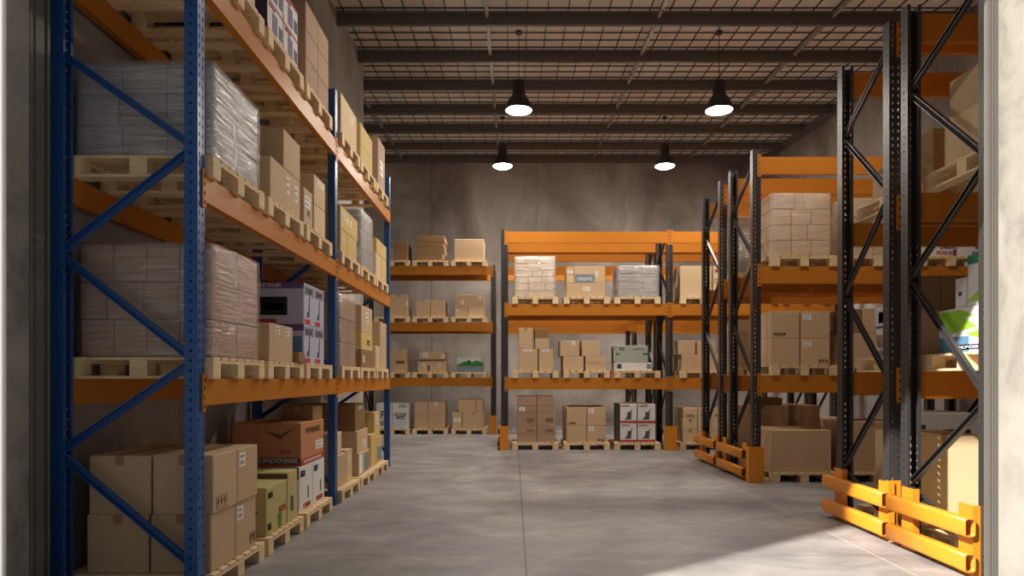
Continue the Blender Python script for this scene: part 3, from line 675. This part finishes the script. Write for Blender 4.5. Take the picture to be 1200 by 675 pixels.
a2('A22', 'narrow carton left of the plated one', 664.4, 672.7, 322.5, 'kraft_light'); a2('A22', 'small topmost carton with label', 664.4, 672.7, 312.6, 'kraft', [('label', '-y', .1, .8, .2, .55)])
wrapped('A23', 'whitish stretch-wrapped stack of bags', PX(724.5, YA), PX(772, YA), YA, YA+.72, PZ(311.3, YA), 2, 2, 4, 'grey_carton', 'film_white', .012)
a2('A24', 'big plain tan carton', 797.3, 834, 311.6, 'kraft_light'); a2('A24', 'tan carton with red print', 836, 849.5, 312, 'kraft_light', [('rect', '-y', .1, .6, .8, .9, 'red_print'), ('text', '-y', .1, .8, .45, .6, 4, 'red_print')])

# ---- right middle rack
YR = 8.2
def r2(key, d, xa, xb, yt, mat='kraft', ft=(), dep=.7): return fput(key, d, xa, xb, yt, YR, dep, mat, ft)
r2('B01', 'big plain carton', 903.5, 974, 504, 'kraft', [('rect', '-y', .3, .302, .02, .98, 'tape', 'tape_edge')])
r2('B02', 'large plain tan carton', 990, 1056, 494, 'kraft', [('tape', '-y')])
r2('B03', 'white appliance box with dark window picture', 1078, 1148, 484, 'white_carton', [('rect', '-y', .02, .1, .25, .8, 'slate'), ('rect', '-y', .38, .85, .12, .72, 'screen'), ('rect', '-y', .5, .8, .3, .65, 'slate')])
for i, (xa, xb) in enumerate(((903.3, 937), (938.4, 972.5))):
    for j, yt in enumerate((396.5, 364.8)):
        ft = ([('label', '-y', .08, .36, .68, .9)] if i else []) + ([('text', '-y', .1, .55, .1, .2, 4)] if (j and not i) else []) + ([('marks', '-y', .6, .95, .06, .22)] if (i and not j) else [])
        r2('B11', 'front %s %s carton' % (('lower', 'upper')[j], ('left', 'right')[i]), xa, xb, yt, 'kraft', ft, .38)
        put('B11', 'rear %s %s carton' % (('lower', 'upper')[j], ('left', 'right')[i]), PX(xa, YR), PX(xb, YR), YR+.39, YR+.77, PZ(yt, YR), 'kraft')
r2('B12', 'wide lower carton', 992, 1060, 390, 'kraft'); r2('B12', 'dark upper left carton', 992, 1010.5, 362, 'kraft_dark'); r2('B12', 'tall upper right carton', 1011, 1056, 361, 'kraft', [('tape', '-y')])
wrapped('B21', 'cream stretch-wrapped carton stack', PX(904.4, YR), PX(974, YR), YR, YR+.78, PZ(226.7, YR), 3, 3, 4, 'cream_carton')
wrapped('B22', 'smooth cream stretch-wrapped stack', PX(988, YR), PX(1060, YR), YR, YR+.72, PZ(232, YR), 2, 2, 3, 'cream_carton')
for i, (xa, xb) in enumerate(((1079, 1120.5), (1122.5, 1160))):
    r2('B23', '%s white carton with navy lettering' % ('left', 'right')[i], xa, xb, 272, 'white_carton', [('text', '-y', .55, .95, .3, .45, 5, 'navy'), ('text', '-y', .45, .95, .06, .2, 6, 'red_print' if i == 0 else 'teal'), ('rect', '-y', .92, .98, .0, .28, 'purple_dark')])
# ---- rear right rack
YE = 9.52
put('E01', 'wide grey-brown carton', 3.1, 3.83, YE, YE+.6, .87, 'kraft', [('tape', '-y')])
put('E01', 'small flat carton on the wide one', 3.42, 3.77, YE+.05, YE+.5, .97, 'kraft_dark')
put('E02', 'square grey-brown carton', 3.985, 4.27, YE, YE+.6, .87, 'kraft')
put('E02', 'low pale carton beside the square one', 4.29, 4.72, YE, YE+.6, .68, 'cream_carton', [('rect', '-y', .4, .43, 0, 1, 'kraft_light', 'tape')])
put('E11', 'tan carton seen between the uprights', 3.12, 3.8, YE, YE+.6, 1.9, 'kraft', [('tape', '-y')])
put('E11', 'upper tan carton seen between the uprights', 3.12, 3.7, YE, YE+.6, 2.06, 'kraft_light')
wrapped('E21', 'grey stretch-wrapped stack seen between the uprights', 3.12, 3.82, YE, YE+.72, 3.5, 2, 2, 3, 'grey_carton', 'film_white')
# ---- second right rack
put('D01', 'tall sunlit tan carton with smooth front', 3.1, 3.64, 5.33, 5.86, .81, 'kraft_light', [('tape', '-y')])
put('D11', 'lower brown carton in front', 3.12, 3.32, 5.32, 5.58, 1.78, 'kraft'); put('D11', 'dark lower carton in front', 3.33, 3.54, 5.32, 5.58, 1.78, 'kraft_dark')
put('D11', 'large brown upper carton in front', 3.12, 3.53, 5.32, 5.58, 2.05, 'kraft_dark', [('rect', '-y', .5, .51, 0, 1, 'ink_brown', 'flap_seam')])
put('D11', 'white carton with pale green top', 3.11, 3.6, 5.60, 5.87, 1.85, 'white_carton', [('rect', '-x', 0, 1, .62, .95, 'pale_blue'), ('rect', '-x', .2, .6, .68, .9, 'teal'), ('rect', '-x', 0, 1, .58, .62, 'slate', 'dark_band'), ('rect', '-x', .1, .9, .2, .45, 'kraft_pink'), ('text', '-x', .1, .9, .03, .12, 5, 'navy')])
put('D21', 'tall dark carton in front', 3.27, 3.62, 5.32, 5.62, 3.2, 'kraft_dark', [('tape', '-y')])
put('D21', 'tan carton behind the dark one', 3.12, 3.6, 5.64, 5.94, 3.03, 'kraft')
# ---- nearest right rack
put('N11', 'white carton with lime leaf print', 3.115, 3.6, 4.34, 5.0, 1.74, 'white_carton',
    [('poly', '-x', [(.0, .75), (.0, .93), (.35, .96), (.6, .8), (.42, .78), (.62, .55), (.4, .5), (.2, .42)], 'lime', 'leaf_print'), ('poly', '-x', [(.45, .4), (.7, .5), (.95, .38), (.7, .3)], 'lime', 'leaf_print'), ('rect', '-x', .0, .5, .02, .36, 'sky_blue', 'blue_photo'), ('rect', '-x', .28, .72, .06, .18, 'navy', 'name_plate'), ('text', '-x', .32, .68, .09, .15, 6, 'label_white'), ('rect', '-x', .72, .9, .66, .9, 'label_white', 'white_badge'), ('text', '-x', .76, .86, .7, .86, 1, 'purple_dark')])
put('N11', 'small white carton on the leaf-print one', 3.13, 3.45, 4.72, 4.84, 1.95, 'white_carton', [('rect', '-x', .3, .6, .4, .55, 'slate')])
put('N11', 'white carton with teal lid band', 3.125, 3.6, 4.34, 4.70, 2.09, 'white_carton', [('rect', '-x', 0, 1, .82, 1, 'teal', 'teal_band'), ('poly', '-x', [(0, .1), (.3, .28), (1, .3), (1, .16), (.4, .08)], 'lime', 'leaf_print')])
put('N21', 'big tan carton seen from below', 3.12, 3.6, 4.34, 4.95, 3.10, 'kraft_light', [('tape', '-y')])
put('N21', 'upper brown carton seen from below', 3.14, 3.6, 4.36, 4.92, 3.38, 'kraft', [('tape', '-y')])

# ------------------------------------------------------------------ pendant lamps
def lamp(label, x, y, z, glow='lamp_glow'):
    g = thing('pendant_lamp', label, 'lamp', (x, y, z), 0, 'high bay lamps')
    bm = bmesh.new(); lathe(bm, [(.212, 0), (.215, .004), (.207, .05), (.186, .11), (.152, .18), (.116, .23), (.1, .265), (.1, .45), (.09, .465), (.001, .466)])
    lathe(bm, [(.212, 0), (.2, .006), (.196, .03)]); obj('shade', bm, 'lamp_black', g, (0, 0, 0), True)
    dm = .05 if glow == 'lamp_glow_strong' else .008
    bm = bmesh.new(); lathe(bm, [(.0005, -dm), (.07, -dm*.92), (.13, -dm*.72), (.178, -dm*.28), (.198, .012)]); obj('diffuser', bm, glow, g)
    bm = bmesh.new(); top = ZC(y)+.1-z
    lathe(bm, [(.006, .45), (.006, top)], 8); obj('cable', bm, 'lamp_black', g)
    bm = bmesh.new(); lathe(bm, [(.001, top-.04), (.05, top-.04), (.05, top), (.001, top)], 16); obj('ceiling_mount', bm, 'lamp_black', g)
lamp('black bell pendant lamp, nearer row, left one', .08, 10.75, 5.456, 'lamp_glow_bright')
lamp('black bell pendant lamp, nearer row, right one', 3.235, 10.75, 5.456, 'lamp_glow_bright')
lamp('black bell pendant lamp, far row near the back wall, left one', -.244, 15.0, 5.9, 'lamp_glow_strong')
lamp('black bell pendant lamp, far row near the back wall, right one', 3.32, 15.0, 5.9, 'lamp_glow_strong')
lamp('black bell pendant lamp added unseen for fill light, over the left of the aisle', .0, 6.9, 5.6, 'fill_lamp_glow')  # out-of-view lamp added to light the near goods
lamp('black bell pendant lamp added unseen for fill light, over the right racks', 3.5, 6.9, 5.6, 'fill_lamp_glow')  # its partner, likewise added out of view for fill

# ------------------------------------------------------------------ light, world, camera
d = Vector((.808*.787, .589*.787, -.617))
sl = bpy.data.lights.new('sun', 'SUN'); sl.energy = 11.5; sl.color = (1, .93, .83); sl.angle = math.radians(1.1)
so = bpy.data.objects.new('sun', sl); COL.objects.link(so); so.rotation_euler = d.to_track_quat('-Z', 'Y').to_euler()
w = bpy.data.worlds.new('sky'); S.world = w; w.use_nodes = True; nt = w.node_tree
bg = nt.nodes['Background']; bg.inputs[0].default_value = (.86, .92, 1, 1); bg.inputs[1].default_value = .17
cd = bpy.data.cameras.new('camera'); cam = bpy.data.objects.new('camera', cd); COL.objects.link(cam)
cam.location = (0, 0, H); cam.rotation_euler = (PI/2, 0, 0)
cd.sensor_fit = 'HORIZONTAL'; cd.sensor_width = 36; cd.lens = 36*F/1200
cd.shift_x = -(CX-600)/1200; cd.shift_y = (HY-337.5)/1200; cd.clip_start = .05
S.camera = cam
S.view_settings.view_transform = 'Standard'; S.view_settings.look = 'None'; S.view_settings.gamma = 1; S.view_settings.exposure = 0
S.view_settings.use_curve_mapping = False
S.cycles.max_bounces = 8; S.cycles.transparent_max_bounces = 24
S.cycles.sample_clamp_indirect = 6
